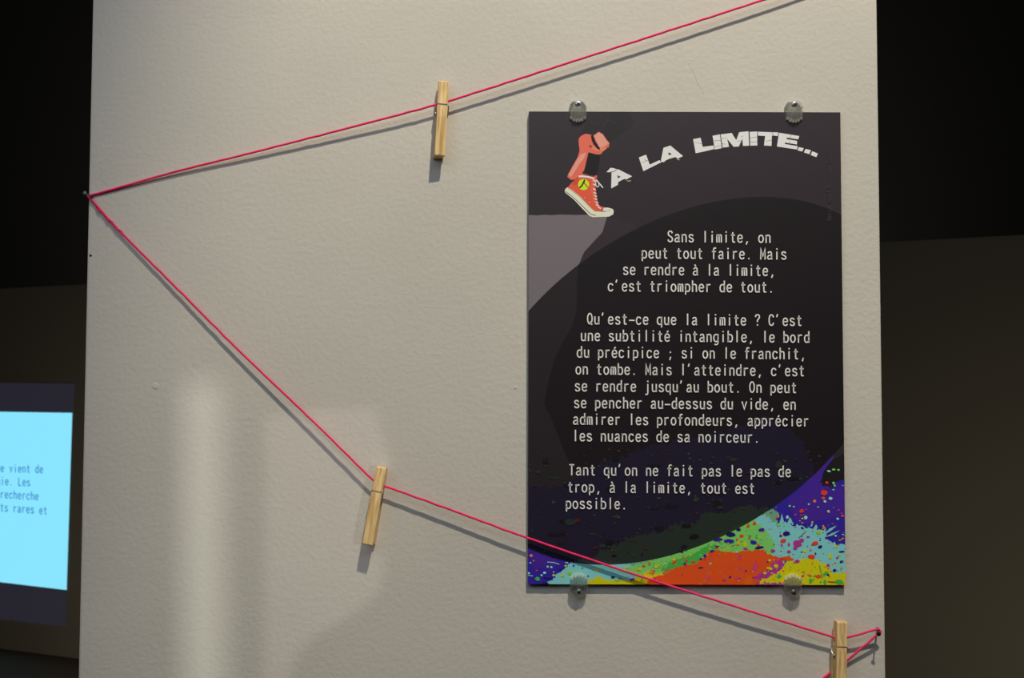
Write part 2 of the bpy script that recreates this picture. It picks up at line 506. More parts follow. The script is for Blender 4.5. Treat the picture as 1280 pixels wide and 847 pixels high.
def print_material():
    m = mat('poster_print', (0.03, 0.03, 0.03), 0.38, 0.5)
    N, L, b = nodes(m)
    tc = N.new('ShaderNodeTexCoord'); sp = N.new('ShaderNodeSeparateXYZ')
    L.new(tc.outputs['Object'], sp.inputs[0])
    u, v = sp.outputs['X'], sp.outputs['Z']

    def mul(a, c):
        n = N.new('ShaderNodeMath'); n.operation = 'MULTIPLY'
        L.new(a, n.inputs[0])
        if isinstance(c, float): n.inputs[1].default_value = c
        else: L.new(c, n.inputs[1])
        return n.outputs[0]
    terms = [mul(mul(u, u), float(CON[0])), mul(mul(u, v), float(CON[1])), mul(mul(v, v), float(CON[2])), mul(u, float(CON[3])), mul(v, float(CON[4]))]
    s = terms[0]
    for t in terms[1:]:
        n = N.new('ShaderNodeMath'); n.operation = 'ADD'; L.new(s, n.inputs[0]); L.new(t, n.inputs[1]); s = n.outputs[0]
    lt = N.new('ShaderNodeMath'); lt.operation = 'LESS_THAN'; L.new(s, lt.inputs[0]); lt.inputs[1].default_value = float(-CON[5])
    at_ = N.new('ShaderNodeVertexColor'); at_.layer_name = 'ink'
    mk = N.new('ShaderNodeMix'); mk.data_type = 'RGBA'; mk.inputs['Factor'].default_value = 0.06
    mk.inputs['A'].default_value = (0.0125, 0.0085, 0.0105, 1); hs = N.new('ShaderNodeHueSaturation'); hs.inputs['Saturation'].default_value = 0.85
    L.new(at_.outputs['Color'], hs.inputs['Color']); L.new(hs.outputs[0], mk.inputs['B'])
    # the artwork shows faintly through the dark disc
    mx = N.new('ShaderNodeMix'); mx.data_type = 'RGBA'
    L.new(lt.outputs[0], mx.inputs['Factor']); L.new(at_.outputs['Color'], mx.inputs['A']); L.new(mk.outputs['Result'], mx.inputs['B'])
    L.new(mx.outputs['Result'], b.inputs['Base Color'])
    ns = N.new('ShaderNodeTexNoise'); ns.inputs['Scale'].default_value = 90; ns.inputs['Detail'].default_value = 3
    L.new(tc.outputs['Object'], ns.inputs['Vector'])
    bp = N.new('ShaderNodeBump'); bp.inputs['Strength'].default_value = 0.12; bp.inputs['Distance'].default_value = 0.0006
    L.new(ns.outputs['Fac'], bp.inputs['Height']); L.new(bp.outputs['Normal'], b.inputs['Normal'])
    return m


M_PRINT = print_material()
M_INK = mat('white_ink', (0.96, 0.94, 0.90), 0.42, 0.4)
KA = 1.55                                    # ink reflectance for the colour a print shows under this light


def ink(r, g, b, k=KA):
    return tuple(min(0.95, c * k) for c in srgb(r, g, b))


class Print:
    """flat shapes of coloured ink on the poster's face, painted one over the other"""
    def __init__(self):
        self.bm = bmesh.new(); self.lay = self.bm.loops.layers.float_color.new('ink'); self.level = 0; self.sub = 0

    def poly(self, pts_px, col, holes=(), step=True, sub=0):
        if step: self.level += 1
        y = -PT - 0.000004 * self.level - 0.000001 * sub
        loops = [[Vector((*loc2(*p), 0)) for p in l] for l in [pts_px, *holes]]
        fl = [p for l in loops for p in l]
        vs = [self.bm.verts.new((p.x, y, p.y)) for p in fl]
        for t in tessellate_polygon(loops):
            if len(set(t)) < 3: continue
            try: f = self.bm.faces.new([vs[i] for i in t])
            except ValueError: continue
            for lp in f.loops: lp[self.lay] = (*col, 1)

    def line(self, pts, w, col):
        self.level += 1
        for q in ribbon(pts, w):
            self.poly(q, col, step=False)

    def dot(self, x, y, rx, ry, ang, col, rnd, n=14, step=False):
        ca, sa = math.cos(ang), math.sin(ang)
        pts = []
        for k in range(n):
            r = 1 + rnd.uniform(-.13, .13)
            a, b = rx * r * math.cos(2 * PI * k / n), ry * r * math.sin(2 * PI * k / n)
            pts.append((x + a * ca - b * sa, y + a * sa + b * ca))
        self.sub = (self.sub + 1) % 12
        self.poly(pts, col, step=step, sub=self.sub)

    def build(self, name, material, parent):
        w, h = (pr - pl) / 2, pt - pb
        for co, no in (((-w, 0, 0), (-1, 0, 0)), ((w, 0, 0), (1, 0, 0)), ((0, 0, 0), (0, 0, -1)), ((0, 0, h), (0, 0, 1))):
            bmesh.ops.bisect_plane(self.bm, geom=list(self.bm.verts) + list(self.bm.edges) + list(self.bm.faces), plane_co=co, plane_no=no, clear_outer=True)
        self.bm.normal_update()
        for f in self.bm.faces:
            if f.normal.y > 0: f.normal_flip()
        return obj(name, self.bm, material, parent, recalc=False)


def jag(poly, amp, freq=0.28, seed=0.0, step=1.2, spike=0.0):
    out = []
    n = len(poly)
    area2 = sum(poly[i][0] * poly[(i + 1) % n][1] - poly[(i + 1) % n][0] * poly[i][1] for i in range(n))
    sgn = 1 if area2 > 0 else -1
    for i in range(n):
        a, b = np.array(poly[i], float), np.array(poly[(i + 1) % n], float)
        d = b - a; l = np.linalg.norm(d)
        if l < 1e-6: continue
        nn = np.array((d[1], -d[0])) / l * sgn
        for k in range(max(1, int(l / step))):
            p = a + d * (k * step / l)
            v = noise.noise(Vector((p[0] * freq, p[1] * freq, seed))) + .6 * noise.noise(Vector((p[0] * freq * 2.7, p[1] * freq * 2.7, seed + 5)))
            s = max(0, noise.noise(Vector((p[0] * .45, p[1] * .45, seed + 11))) - .3) * spike
            out.append(tuple(p + nn * (v * amp + s)))
    return out


rnd = random.Random(7)


def region(poly, amp, freq, seed, col, spike=0.0, sats=26, reach=8.0):
    out = jag(poly, amp, freq, seed, 1.0, spike)
    pp.poly(out, col)
    cx = sum(p[0] for p in out) / len(out); cy = sum(p[1] for p in out) / len(out)
    for _ in range(sats):
        x, y = rnd.choice(out)
        l = math.hypot(x - cx, y - cy) or 1
        d = rnd.uniform(.5, 1) * rnd.uniform(.6, reach)
        rr = rnd.choice((.4, .5, .6, .8, 1.1))
        a = math.atan2(y - cy, x - cx)
        pp.dot(x + (x - cx) / l * d, y + (y - cy) / l * d, rr * rnd.uniform(1, 2.6), rr, a + rnd.uniform(-.5, .5), col, rnd, 9)
    pp.level += 3


BG = ink(43, 36, 41); BLUE = ink(46, 32, 142); PURPLE = ink(62, 34, 138); CYAN = ink(116, 184, 186); GREEN = ink(112, 184, 92)
LEAF = ink(64, 160, 66); ORANGE = ink(214, 74, 26); RED = ink(212, 56, 42); YELLOW = ink(188, 182, 14); MAGENTA = ink(160, 48, 128)
AMBER = ink(210, 120, 40); LIGHT = ink(140, 200, 215); NAVY = ink(28, 22, 96); LIME = ink(140, 180, 30); DARK = ink(32, 26, 28)

pp = Print()
pp.poly([(650, 130), (1070, 130), (1070, 740), (650, 740)], BG)
# grey cliff under the toe and its slope down the left side
cliff = [(655, 269.3), (664, 268.6), (671, 269.2), (680, 268.2), (690, 268.8), (700, 268), (720, 268.6), (742, 268), (759, 269), (758.5, 276), (757, 283), (753, 290), (741, 303), (730, 315), (727, 324), (723, 332),
         (721, 360), (720.5, 388), (715, 408), (703, 428), (692, 452), (684, 482), (680, 505), (688, 520), (698, 545), (706, 566), (718, 590), (735, 612), (760, 640), (700, 690), (655, 700)]
pp.poly(cliff, ink(106, 99, 104))
# shadowy slope to the right of the cliff
pp.poly([(759, 270), (772, 272), (800, 285), (760, 320), (735, 340), (723, 332), (730, 315), (753, 290)], ink(47, 40, 45))
pp.poly(jag([(1044, 572), (1062, 564), (1064, 604), (1046, 608), (1036, 614), (1026, 606), (1024, 594), (1036, 580)], 1.5, .4, 0.5), ink(28, 25, 29))
# paint splashes along the foot; what lies under the disc shows only faintly
region([(655, 606), (700, 610), (730, 588), (800, 560), (880, 545), (960, 520), (1000, 545), (1020, 590), (1024, 596), (1030, 606), (1036, 612), (1046, 605), (1054, 600), (1075, 596), (1075, 745), (650, 745)], 5.00, .12, 1.0, BLUE)
pp.poly([(1018, 594), (1026, 584), (1033, 576), (1036, 571), (1042, 567), (1041, 574), (1036, 579), (1029, 590), (1027, 600), (1022, 604)], PURPLE)
region([(985, 625), (1020, 592), (1030, 610), (1056, 608), (1070, 640), (1030, 650), (1000, 655)], 3.75, .2, 2.0, PURPLE)
region([(655, 690), (690, 694), (700, 705), (690, 712), (668, 708)], 2.50, .2, 2.5, PURPLE)
region([(742, 712), (745, 692), (770, 680), (800, 668), (830, 664), (845, 655), (870, 652), (880, 640), (905, 642), (930, 632), (955, 634), (975, 640), (960, 680), (840, 715)], 5.00, .22, 3.0, ink(96, 150, 120), 6)
region([(680, 735), (690, 724), (700, 715), (712, 704), (725, 698), (765, 702), (800, 708), (812, 722), (800, 735)], 2.75, .35, 4.0, CYAN, 5)
region([(943, 650), (950, 643), (958, 644), (966, 652), (973, 656), (981, 652), (990, 656), (1000, 656), (1012, 660), (1024, 661), (1034, 665), (1031, 673), (1040, 678), (1050, 682), (1062, 688), (1062, 722), (1035, 716), (1000, 702), (975, 700), (955, 690)], 2.50, .4, 5.0, CYAN, 7)
for q in (((1030, 668), (1037, 660), (1046, 656.5), (1039, 663)), ((1031, 671), (1040, 666), (1050, 662.5), (1040, 669)), ((972, 660), (976, 648), (977, 641), (980, 652)), ((983, 657), (987, 646), (990, 650), (988, 657)),
          ((1046, 686), (1051, 679), (1058, 681), (1055, 687)), ((955, 652), (953, 646), (957, 643), (962, 652)), ((1014, 664), (1020, 655), (1022, 658), (1020, 665))):
    pp.poly(q, CYAN)
region([(775, 712), (800, 704), (830, 696), (860, 686), (900, 668), (925, 655), (942, 650), (955, 660), (962, 668), (969, 680), (966, 694), (950, 700), (900, 700), (860, 712), (810, 722)], 2.50, .35, 6.0, GREEN)
region([(826, 712), (842, 700), (862, 694), (880, 684), (895, 680), (898, 690), (880, 702), (856, 710), (838, 718)], 2.25, .45, 7.0, LEAF)
region([(730, 735), (737, 725), (748, 720), (760, 725), (775, 725), (790, 726), (800, 718), (812, 713), (835, 722), (830, 735)], 2.00, .4, 8.0, YELLOW)
region([(946, 735), (954, 720), (966, 708), (978, 703), (1000, 699), (1012, 697), (1025, 701), (1036, 708), (1040, 716), (1050, 716), (1062, 712), (1062, 738)], 2.75, .4, 9.0, YELLOW)
region([(800, 736), (815, 722), (832, 716), (848, 708), (866, 705), (880, 697), (884, 690), (898, 687), (915, 690), (935, 688), (952, 686), (960, 692), (972, 696), (988, 695), (984, 700), (966, 704), (958, 712), (950, 724), (946, 736)], 2.12, .45, 10.0, ORANGE, 3)
region([(942, 723), (950, 717), (960, 714), (966, 704), (974, 700), (981, 704), (978, 711), (968, 716), (960, 722), (948, 724)], 1.50, .5, 11.0, MAGENTA)
region([(938, 733), (952, 729), (970, 728), (985, 731), (982, 736), (940, 736)], 1.25, .5, 11.5, MAGENTA)
pp.level += 4
for x, y, r, c in ((924, 697, 3, 0), (944, 708, 5.5, 0), (925, 710, 2.5, 0), (887, 722, 2.5, 0), (921, 723, 3, 0), (887, 716, 3, 1), (918, 698, 2, 1), (900, 715, 1.5, 1), (935, 726, 6, 1), (895, 700, 2, 1), (931, 713, 2, 0)):
    pp.dot(x, y, r, r * .85, rnd.uniform(0, 3), (ink(196, 60, 86) if c == 0 else ink(222, 88, 20)), rnd)
pp.line([(881, 726), (886, 706), (890, 696)], 1.2, ink(190, 70, 90))
# mottled greens, ragged colour patches
pp.level += 4
for _ in range(75):
    t = rnd.random(); x = 800 + 150 * t + rnd.uniform(-10, 10); y = 712 - 42 * t + rnd.uniform(-7, 7)
    pp.dot(x, y, rnd.uniform(.6, 2.4), rnd.uniform(.5, 1.3), rnd.uniform(-.8, .2), rnd.choice((LEAF, GREEN, LIME, YELLOW, LEAF, ORANGE, RED)), rnd, 9)
for _ in range(60):
    x, y = rnd.uniform(955, 1056), rnd.uniform(698, 732)
    pp.dot(x, y, rnd.uniform(.5, 1.6), rnd.uniform(.4, 1.0), rnd.uniform(-.6, .6), rnd.choice((LEAF, LIME, AMBER, MAGENTA, ORANGE, YELLOW)), rnd, 9)
for _ in range(70):
    x, y = rnd.uniform(960, 1056), rnd.uniform(655, 702)
    pp.dot(x, y, rnd.uniform(.4, 1.5), rnd.uniform(.4, .9), rnd.uniform(-.6, .6), rnd.choice((NAVY, LIGHT, MAGENTA, GREEN, YELLOW, BLUE, CYAN)), rnd, 9)
# ragged shapes that show faintly through the dark disc
for k in range(46):
    x, y = rnd.uniform(668, 1000), rnd.uniform(565, 690)
    u, v = loc2(x, y)
    if not inside_disc(u, v) or not inside_disc(*loc2(x, y + 14)): continue
    w_, h_ = rnd.uniform(2, 9), rnd.uniform(1.5, 4.5)
    pl_ = [(x + w_ * math.cos(a), y + h_ * math.sin(a)) for a in [2 * PI * q / 10 for q in range(10)]]
    pp.poly(jag(pl_, min(2.2, h_ * .6), .5, k + 20.0, .8), rnd.choice((DARK, NAVY, PURPLE, DARK, ink(96, 150, 120), ink(30, 22, 60))))
# drops placed as in the print
pp.level += 4
pp.level += 4
drops = [  # x, y, rx, ry, colour
    (1030, 615.5, 4, 3.4, RED), (1002, 638.3, 2.6, 2.4, RED), (1029, 622.3, 2.2, 1.9, ORANGE), (1018, 626, 2, 1.8, AMBER), (1038, 622.5, 2.4, 1.8, LIGHT), (1031, 626.4, 1.8, 1.6, LIGHT), (1033.5, 602.8, 2, 1.6, RED), (1042, 603.2, 2, 1.5, GREEN),
    (1036, 588.5, 2.4, 1.2, LIGHT), (1042, 586.5, 2.2, 1.3, GREEN), (1048, 587, 1.7, 1.2, GREEN), (1053, 644.5, 2, 1.4, ORANGE), (1007, 646.5, 2.2, 2.2, LIGHT), (971.5, 646, 2, 1.7, ORANGE), (984, 646, 1.8, 2.2, LIGHT), (987, 632, 1.6, 1.3, GREEN),
    (1047, 648, 1.8, 1.5, LIGHT), (994, 643, 1.6, 1.5, MAGENTA), (1029, 659, 2.6, 1.8, AMBER), (1023, 665, 2.6, 2.4, LIME), (983, 666.5, 4.4, 2.8, NAVY), (952, 661.7, 3.9, 2, BLUE), (942, 677.5, 4.1, 2.4, BLUE), (913, 667.5, 6, 3, NAVY), (911, 675.8, 6.6, 2.6, BLUE),
    (897, 674, 6, 2, BLUE), (923, 661.5, 3, 2, NAVY), (979, 675.3, 3.8, 2.5, RED), (1019, 678.5, 4, 2.5, RED), (1014, 695.5, 4.6, 2.6, RED), (997, 679, 5.5, 4, MAGENTA), (994, 684.5, 2.6, 2.4, MAGENTA), (1002, 675, 3, 2.4, MAGENTA), (976, 668.7, 1.8, 1.6, RED), (943, 653.7, 2.2, 2, RED),
    (935, 656.8, 1.9, 2, RED), (927, 669, 2.7, 1.5, RED), (973, 655.5, 2.6, 2.2, GREEN), (986, 689, 2.6, 1.7, MAGENTA), (966, 688, 3, 2, MAGENTA), (977, 681, 1.4, 1.6, MAGENTA), (986, 680, 1.4, 2, MAGENTA), (996, 701.3, 3.6, 2, MAGENTA), (990, 698.5, 2, 1.2, ORANGE), (984, 697.5, 6.5, 2.2, ORANGE),
    (1006, 688, 2.2, 2, YELLOW), (1010, 670.5, 2, 1.1, MAGENTA), (1025, 683, 2.6, 1.8, NAVY), (1052, 701.5, 2.3, 1.6, NAVY), (1043, 712.5, 2.2, 1.8, NAVY), (1035, 706, 2, 1.8, MAGENTA), (1033, 716, 2.6, 2.4, LEAF), (1023, 720, 3.6, 2.2, ORANGE), (1012.5, 719, 1.6, 1.5, RED), (973.5, 720, 2.6, 2.4, LEAF), (1003, 719.5, 2, 1.3, MAGENTA),
    (1049, 727, 5.5, 3, LEAF), (1053, 730, 3, 2, AMBER), (1013, 725, 2, 3, LEAF), (1031, 727, 2, 3, LEAF), (1045, 682.3, 2.3, 1.5, YELLOW), (1038, 695, 2.3, 3.2, YELLOW), (1049, 693, 1.8, 1.5, YELLOW), (931, 680, 2.6, 3.6, YELLOW), (948, 680.5, 1.8, 1.8, ORANGE), (949, 684, 6, 1.6, NAVY), (890, 688.5, 2.8, 1.4, BLUE),
    (881, 694.6, 1.8, 2.4, BLUE), (896, 682.5, 2.2, 1.2, NAVY), (932, 685.5, 3, 1.3, MAGENTA), (923, 678.5, 1.9, 1.3, YELLOW), (927, 675, 2, 1.5, LIME), (905, 724.5, 2.2, 1.3, MAGENTA), (1040, 727, 6, .7, ink(130, 60, 40)), (1052, 689, 3.8, 1.1, NAVY), (962, 700, 1.8, 1.6, YELLOW), (970, 707, 3, 2.3, YELLOW), (962, 710, 4, 1.6, YELLOW), (956, 716, 2, 1.4, YELLOW),
    (672, 723, 3, 2.6, LEAF), (684.5, 707.8, 1.5, 1.3, LIGHT), (689, 708.3, 1.5, 1.3, LIGHT), (680.8, 715.4, 2.2, 1.4, LIGHT), (677, 718.5, 1.5, 1.3, LIGHT), (692, 714.6, 1, .9, LIGHT), (661, 716, 1.5, 1.2, LIGHT), (663, 703, 1.1, 1, LIGHT), (667, 700.5, 1, .9, AMBER), (671, 712.5, 1.6, .9, RED), (664, 694, 2, 2, AMBER),
    (692, 718.5, 1.7, 1.5, YELLOW), (703.5, 719, 2.4, 1.5, YELLOW), (712.5, 716, 2.8, 2.2, LIME), (746, 712.3, 2.2, 1.8, YELLOW), (707, 706.7, 1.7, 1.2, YELLOW), (717, 706.5, 1.4, 1.1, BLUE), (766, 721, 2.4, 1.4, NAVY), (790, 724, 3.2, 1.9, MAGENTA), (772, 724, 4, 2.4, GREEN), (735, 719.5, 1.2, .9, NAVY), (728, 709.5, .9, .8, BLUE),
    (804.5, 706.8, 2, 1.4, RED), (843, 702.6, 2.4, 1.9, RED), (867, 701.8, 1.9, 1.5, RED), (842, 699, 2.4, 1.6, YELLOW), (820, 708, 3, 1.7, YELLOW), (829, 706, 2, 1.4, LIME), (827, 717, 4.6, 1.8, YELLOW), (815, 715, 4, 1.6, AMBER), (800, 711, 1.8, 1.4, YELLOW), (858, 700, 1.6, 1.6, RED), (784, 709, 1.4, 1.2, YELLOW), (812, 701, 1.8, 1.3, LIME),
    (876, 709, 3, .9, NAVY), (888, 704, 1.6, 1.6, GREEN), (819, 723, 1.2, 1, MAGENTA), (744, 684, 3, 1.6, RED), (722, 650, 3.4, 2.8, RED), (750, 670, 1.6, 2.2, RED), (770, 645, 4.5, 1.4, GREEN), (768, 694, 3.4, 1.6, NAVY), (855, 683, 4, 2.4, NAVY), (807, 685, 3, 2, ORANGE), (870, 624, 4, 3, GREEN), (900, 634, 4, 2.4, LEAF)]
for x, y, a, b, c in drops:
    pp.dot(x, y, a, b, rnd.uniform(-.25, .25), c, rnd)
pp.line([(684, 702), (692, 702.6), (699, 705)], .9, LIGHT); pp.line([(659, 718.5), (666, 719.5)], .9, LIGHT)
pp.line([(699, 712), (706, 709.5)], 1.2, NAVY); pp.line([(680, 721), (685, 722.5), (690, 722)], 1.4, NAVY); pp.line([(678, 728), (686, 729)], 1.4, NAVY)
pp.line([(998, 672), (1007, 664)], .7, ink(90, 70, 60)); pp.line([(1024, 706), (1028, 722)], 1.3, LEAF); pp.line([(1012, 729), (1018, 722)], 1.3, LEAF)
# fine spray
pp.level += 4
cols = [LIGHT, CYAN, RED, YELLOW, MAGENTA, LEAF, AMBER, NAVY, BLUE]
n = 0
while n < 330:
    x, y = rnd.uniform(659, 1055), rnd.uniform(560, 730)
    u, v = loc2(x, y)
    out = not inside_disc(u, v)
    if out and y < 600 + max(0, (1056 - x)) * .4: continue
    if not out and rnd.random() < .45: continue
    c = rnd.choice(cols if y > 655 else cols[:5])
    r = rnd.choice((.45, .55, .7, .9, 1.2)) * (1.25 if not out else 1)
    pp.dot(x, y, r * rnd.uniform(1, 1.7), r, rnd.uniform(-.5, .5), c, rnd, 9)
    n += 1
print_o = pp.build('printed_artwork', M_PRINT, poster)

# printed legs and sneaker
def z1(*p): return [(650 + x / 4.981, 120 + y / 4.981) for x, y in p]
def z2(*p): return [(690 + x / 12.1, 210 + y / 12.1) for x, y in p]


ps = Print(); ps.level = 14
CORAL, PINK, SHOE, SOLE, INKB = ink(232, 98, 80), ink(236, 142, 124), ink(226, 82, 58), ink(222, 218, 186), ink(22, 18, 20)
ps.poly(z1((412, 80), (590, 80), (570, 110), (488, 220), (455, 246), (440, 240), (405, 235), (388, 236), (400, 190)), ink(37, 32, 36))
ps.poly(z1((580, 80), (672, 80), (690, 120), (705, 165), (700, 185), (625, 243), (575, 275), (558, 300), (512, 235), (492, 222)), ink(34, 30, 33))
ps.line(z1((545, 150), (575, 160), (600, 168)), .5, ink(62, 54, 58)); ps.line(z1((566, 112), (530, 170), (498, 222)), .7, ink(50, 44, 48))
ps.line(z1((430, 125), (480, 118), (520, 120)), .5, ink(48, 42, 46)); ps.line(z1((420, 160), (470, 175), (500, 165)), .5, ink(48, 42, 46))
ps.poly(z1((365, 268), (372, 256), (388, 243), (410, 234), (444, 241), (448, 262), (456, 246), (490, 222), (516, 236), (540, 272), (558, 292), (552, 322), (540, 318), (522, 340), (500, 364), (470, 362), (428, 350), (414, 405), (404, 455), (372, 498), (342, 520), (318, 522), (294, 502), (300, 485), (330, 430), (358, 382), (371, 340), (366, 300)), CORAL)
ps.poly(z1((462, 248), (490, 226), (514, 240), (536, 275), (553, 296), (520, 315), (497, 326)), PINK)
ps.poly(z1((302, 490), (335, 432), (362, 385), (380, 362), (412, 352), (400, 385), (372, 420), (340, 470), (318, 505)), PINK)
ps.poly(z1((470, 300), (500, 318), (545, 322), (520, 342), (480, 340), (445, 330)), ink(240, 120, 96))
ps.poly(z1((441, 246), (458, 250), (470, 282), (498, 326), (497, 336), (478, 326), (458, 302), (446, 275)), INKB)
ps.poly(z1((431, 303), (440, 308), (450, 322), (436, 318)), INKB)
ps.poly(z1((426, 352), (468, 364), (500, 368), (494, 420), (478, 494), (440, 488), (398, 470), (412, 410)), INKB)
ps.poly(z2((240, 290), (300, 215), (350, 180), (395, 150), (420, 110), (440, 75), (520, 100), (620, 125), (680, 105), (685, 135), (668, 172), (660, 260), (670, 400), (700, 540), (730, 572), (790, 592), (800, 640), (640, 662), (560, 590), (420, 450)), SHOE)
ps.poly(z2((300, 225), (360, 185), (400, 170), (395, 250), (330, 260)), ink(186, 70, 46))
ps.line(z2((615, 180), (600, 330), (640, 520), (690, 600)), .8, ink(236, 110, 84)); ps.line(z2((500, 440), (540, 480), (590, 560)), .6, ink(196, 64, 46))
ps.poly(z2((190, 345), (205, 312), (235, 290), (300, 330), (430, 432), (580, 590), (650, 648), (790, 655), (875, 640), (912, 612), (935, 650), (925, 700), (860, 735), (620, 742), (570, 725), (500, 655), (330, 475), (205, 375)), SOLE)
ps.poly(z2((780, 600), (830, 596), (880, 605), (905, 618), (880, 640), (830, 648), (770, 648)), ink(228, 212, 204))
ps.line(z2((205, 352), (345, 462), (560, 672), (610, 705), (665, 716)), .75, ink(64, 54, 44)); ps.line(z2((240, 300), (430, 440), (580, 598), (650, 650), (800, 660), (890, 632)), .45, ink(120, 104, 84))
ps.line(z2((405, 128), (460, 122), (560, 135), (640, 158)), 2.4, ink(226, 220, 216)); ps.line(z2((470, 104), (560, 116), (640, 140)), .8, ink(120, 40, 34))
for x, y in ((640, 190), (645, 250), (642, 320), (650, 375), (658, 420), (662, 465), (680, 520), (690, 560), (720, 600)):
    ps.line(z2((x - 22, y - 10), (x + 20, y + 12)), 1.5, ink(228, 222, 214))
ps.line(z2((668, 175), (700, 215), (740, 260), (770, 298)), 1.5, ink(226, 220, 212)); ps.line(z2((664, 180), (662, 250), (685, 288), (712, 270), (702, 215)), .9, ink(226, 220, 212))
ps.line(z2((490, 440), (505, 460)), 1.2, ink(190, 150, 140)); ps.line(z2((560, 505), (575, 530)), 1.2, ink(190, 150, 140))
ps.poly([(690 + (478 + 84 * math.cos(a)) / 12.1, 210 + (250 + 84 * math.sin(a)) / 12.1) for a in [2 * PI * k / 32 for k in range(32)]], ink(190, 206, 28))
ps.line(z2((412, 298), (445, 276), (478, 215), (494, 176)), 1.9, INKB); ps.line(z2((480, 205), (505, 250), (552, 300)), 1.0, INKB)
ps.build('printed_sneaker_figure', M_PRINT, poster)

# title, each letter traced with its broken edges
def zA(*p): return [(730 + x / 7.06, 130 + y / 7.06) for x, y in p]
def zL(*p): return [(860 + x / 7.11, 150 + y / 7.11) for x, y in p]


CREAM = ink(226, 220, 206)
tt = Print(); tt.level = 44
tt.poly(zA((198, 600), (235, 562), (262, 566), (290, 575), (262, 592), (225, 602)), CREAM)
tt.poly(zA((243, 602), (300, 574), (350, 600), (425, 637), (372, 666), (358, 660), (332, 672), (300, 690), (300, 712), (240, 745)), CREAM, [zA((294, 627), (324, 643), (298, 656))], step=False)
tt.poly(z1((740, 382), (785, 365), (808, 427), (868, 399), (880, 412), (768, 468)), CREAM, step=False)
tt.poly(z1((876, 408), (893, 322), (936, 308), (1015, 374), (982, 390), (968, 380), (925, 392), (905, 402), (896, 412)), CREAM, [z1((924, 350), (945, 362), (925, 369))], step=False)
tt.line(z1((977, 390), (985, 396), (995, 397)), .5, CREAM); tt.line(z1((665, 526), (678, 530), (690, 526)), .5, CREAM)
tt.level += 1
for lt in (((45, 170), (112, 157), (130, 238), (228, 226), (232, 258), (150, 278), (68, 295)), ((218, 140), (283, 127), (300, 250), (238, 262)),
           ((290, 128), (388, 115), (428, 178), (455, 108), (537, 100), (543, 228), (488, 230), (482, 165), (452, 235), (405, 238), (348, 168), (365, 238), (308, 245)),
           ((547, 105), (614, 102), (616, 226), (553, 228)), ((620, 104), (802, 110), (798, 142), (745, 138), (742, 230), (675, 226), (685, 142), (622, 138)),
           ((808, 113), (988, 142), (980, 172), (878, 155), (876, 170), (970, 185), (968, 217), (862, 200), (860, 213), (975, 232), (968, 262), (790, 235)),
           ((985, 240), (1028, 250), (1015, 280), (972, 268)), ((1043, 257), (1093, 268), (1078, 303), (1030, 288)), ((1103, 277), (1155, 298), (1140, 330), (1090, 310))):
    tt.poly(zL(*lt), CREAM, step=False)
CR = ink(96, 88, 88)
for a in (((60, 198), (95, 206), (124, 212)), ((222, 186), (292, 180)), ((228, 238), (298, 228)), ((298, 165), (345, 160)), ((300, 210), (330, 215)), ((470, 150), (490, 140)), ((548, 160), (614, 150)), ((553, 196), (616, 194)),
          ((690, 190), (742, 178)), ((745, 108), (762, 140)), ((920, 128), (905, 160)), ((905, 178), (900, 212)), ((440, 190), (470, 184))):
    tt.line(zL(*a), .45, CR)
tt.line(z1((760, 415), (790, 402)), .5, ink(150, 144, 138)); tt.line(zA((248, 602), (285, 582)), .6, ink(80, 72, 74)); tt.line(zA((535, 492), (565, 500)), .6, ink(150, 144, 138))
tt.build('title_lettering', M_PRINT, poster)

# body text
LINES = [("Sans limite, on", 834.0, 302.6), ("peut tout faire. Mais", 801.5, 323.0), ("se rendre à la limite,", 778.4, 343.5), ("c'est triompher de tout.", 759.6, 364.0),
         ("Qu'est-ce que la limite ? C'est", 733.6, 405.2), ("une subtilité intangible, le bord", 725.6, 426.0), ("du précipice ; si on le franchit,", 720.8, 446.7), ("on tombe. Mais l'atteindre, c'est", 719.2, 467.8),
         ("se rendre jusqu'au bout. On peut", 718.2, 488.9), ("se pencher au-dessus du vide, en", 717.2, 509.8), ("admirer les profondeurs, apprécier", 716.0, 530.4), ("les nuances de sa noirceur.", 715.6, 551.2),
         ("Tant qu'on ne fait pas le pas de", 711.0, 593.7), ("trop, à la limite, tout est", 709.4, 615.0), ("possible.", 706.8, 635.6)]
bm = bmesh.new()
for s, x, y in LINES:
    for q in text_quads(s, x - .7, y, 8.72, 0.0080, 1.6):
        bm.faces.new([bm.verts.new((loc2(*p)[0], -PT - 0.0009, loc2(*p)[1])) for p in q])
for f in bm.faces:
    f.normal_update()
    if f.normal.y > 0: f.normal_flip()
obj('body_text', bm, M_INK, poster, recalc=False)
# faint credit line running up the right side
bm = bmesh.new()
for q in text_quads("Design Agnel Guillaume Saad", 0, 0, 3.15, 0, 1.5, .36, .36):
    pq = [(1038.6 + (y_), 276 - x_) for x_, y_ in q]
    bm.faces.new([bm.verts.new((loc2(*p)[0], -PT - 0.0009, loc2(*p)[1])) for p in pq])
for f in bm.faces:
    f.normal_update()
    if f.normal.y > 0: f.normal_flip()
obj('credit_text', bm, mat('faint_ink', ink(66, 57, 63), 0.4), poster, recalc=False)

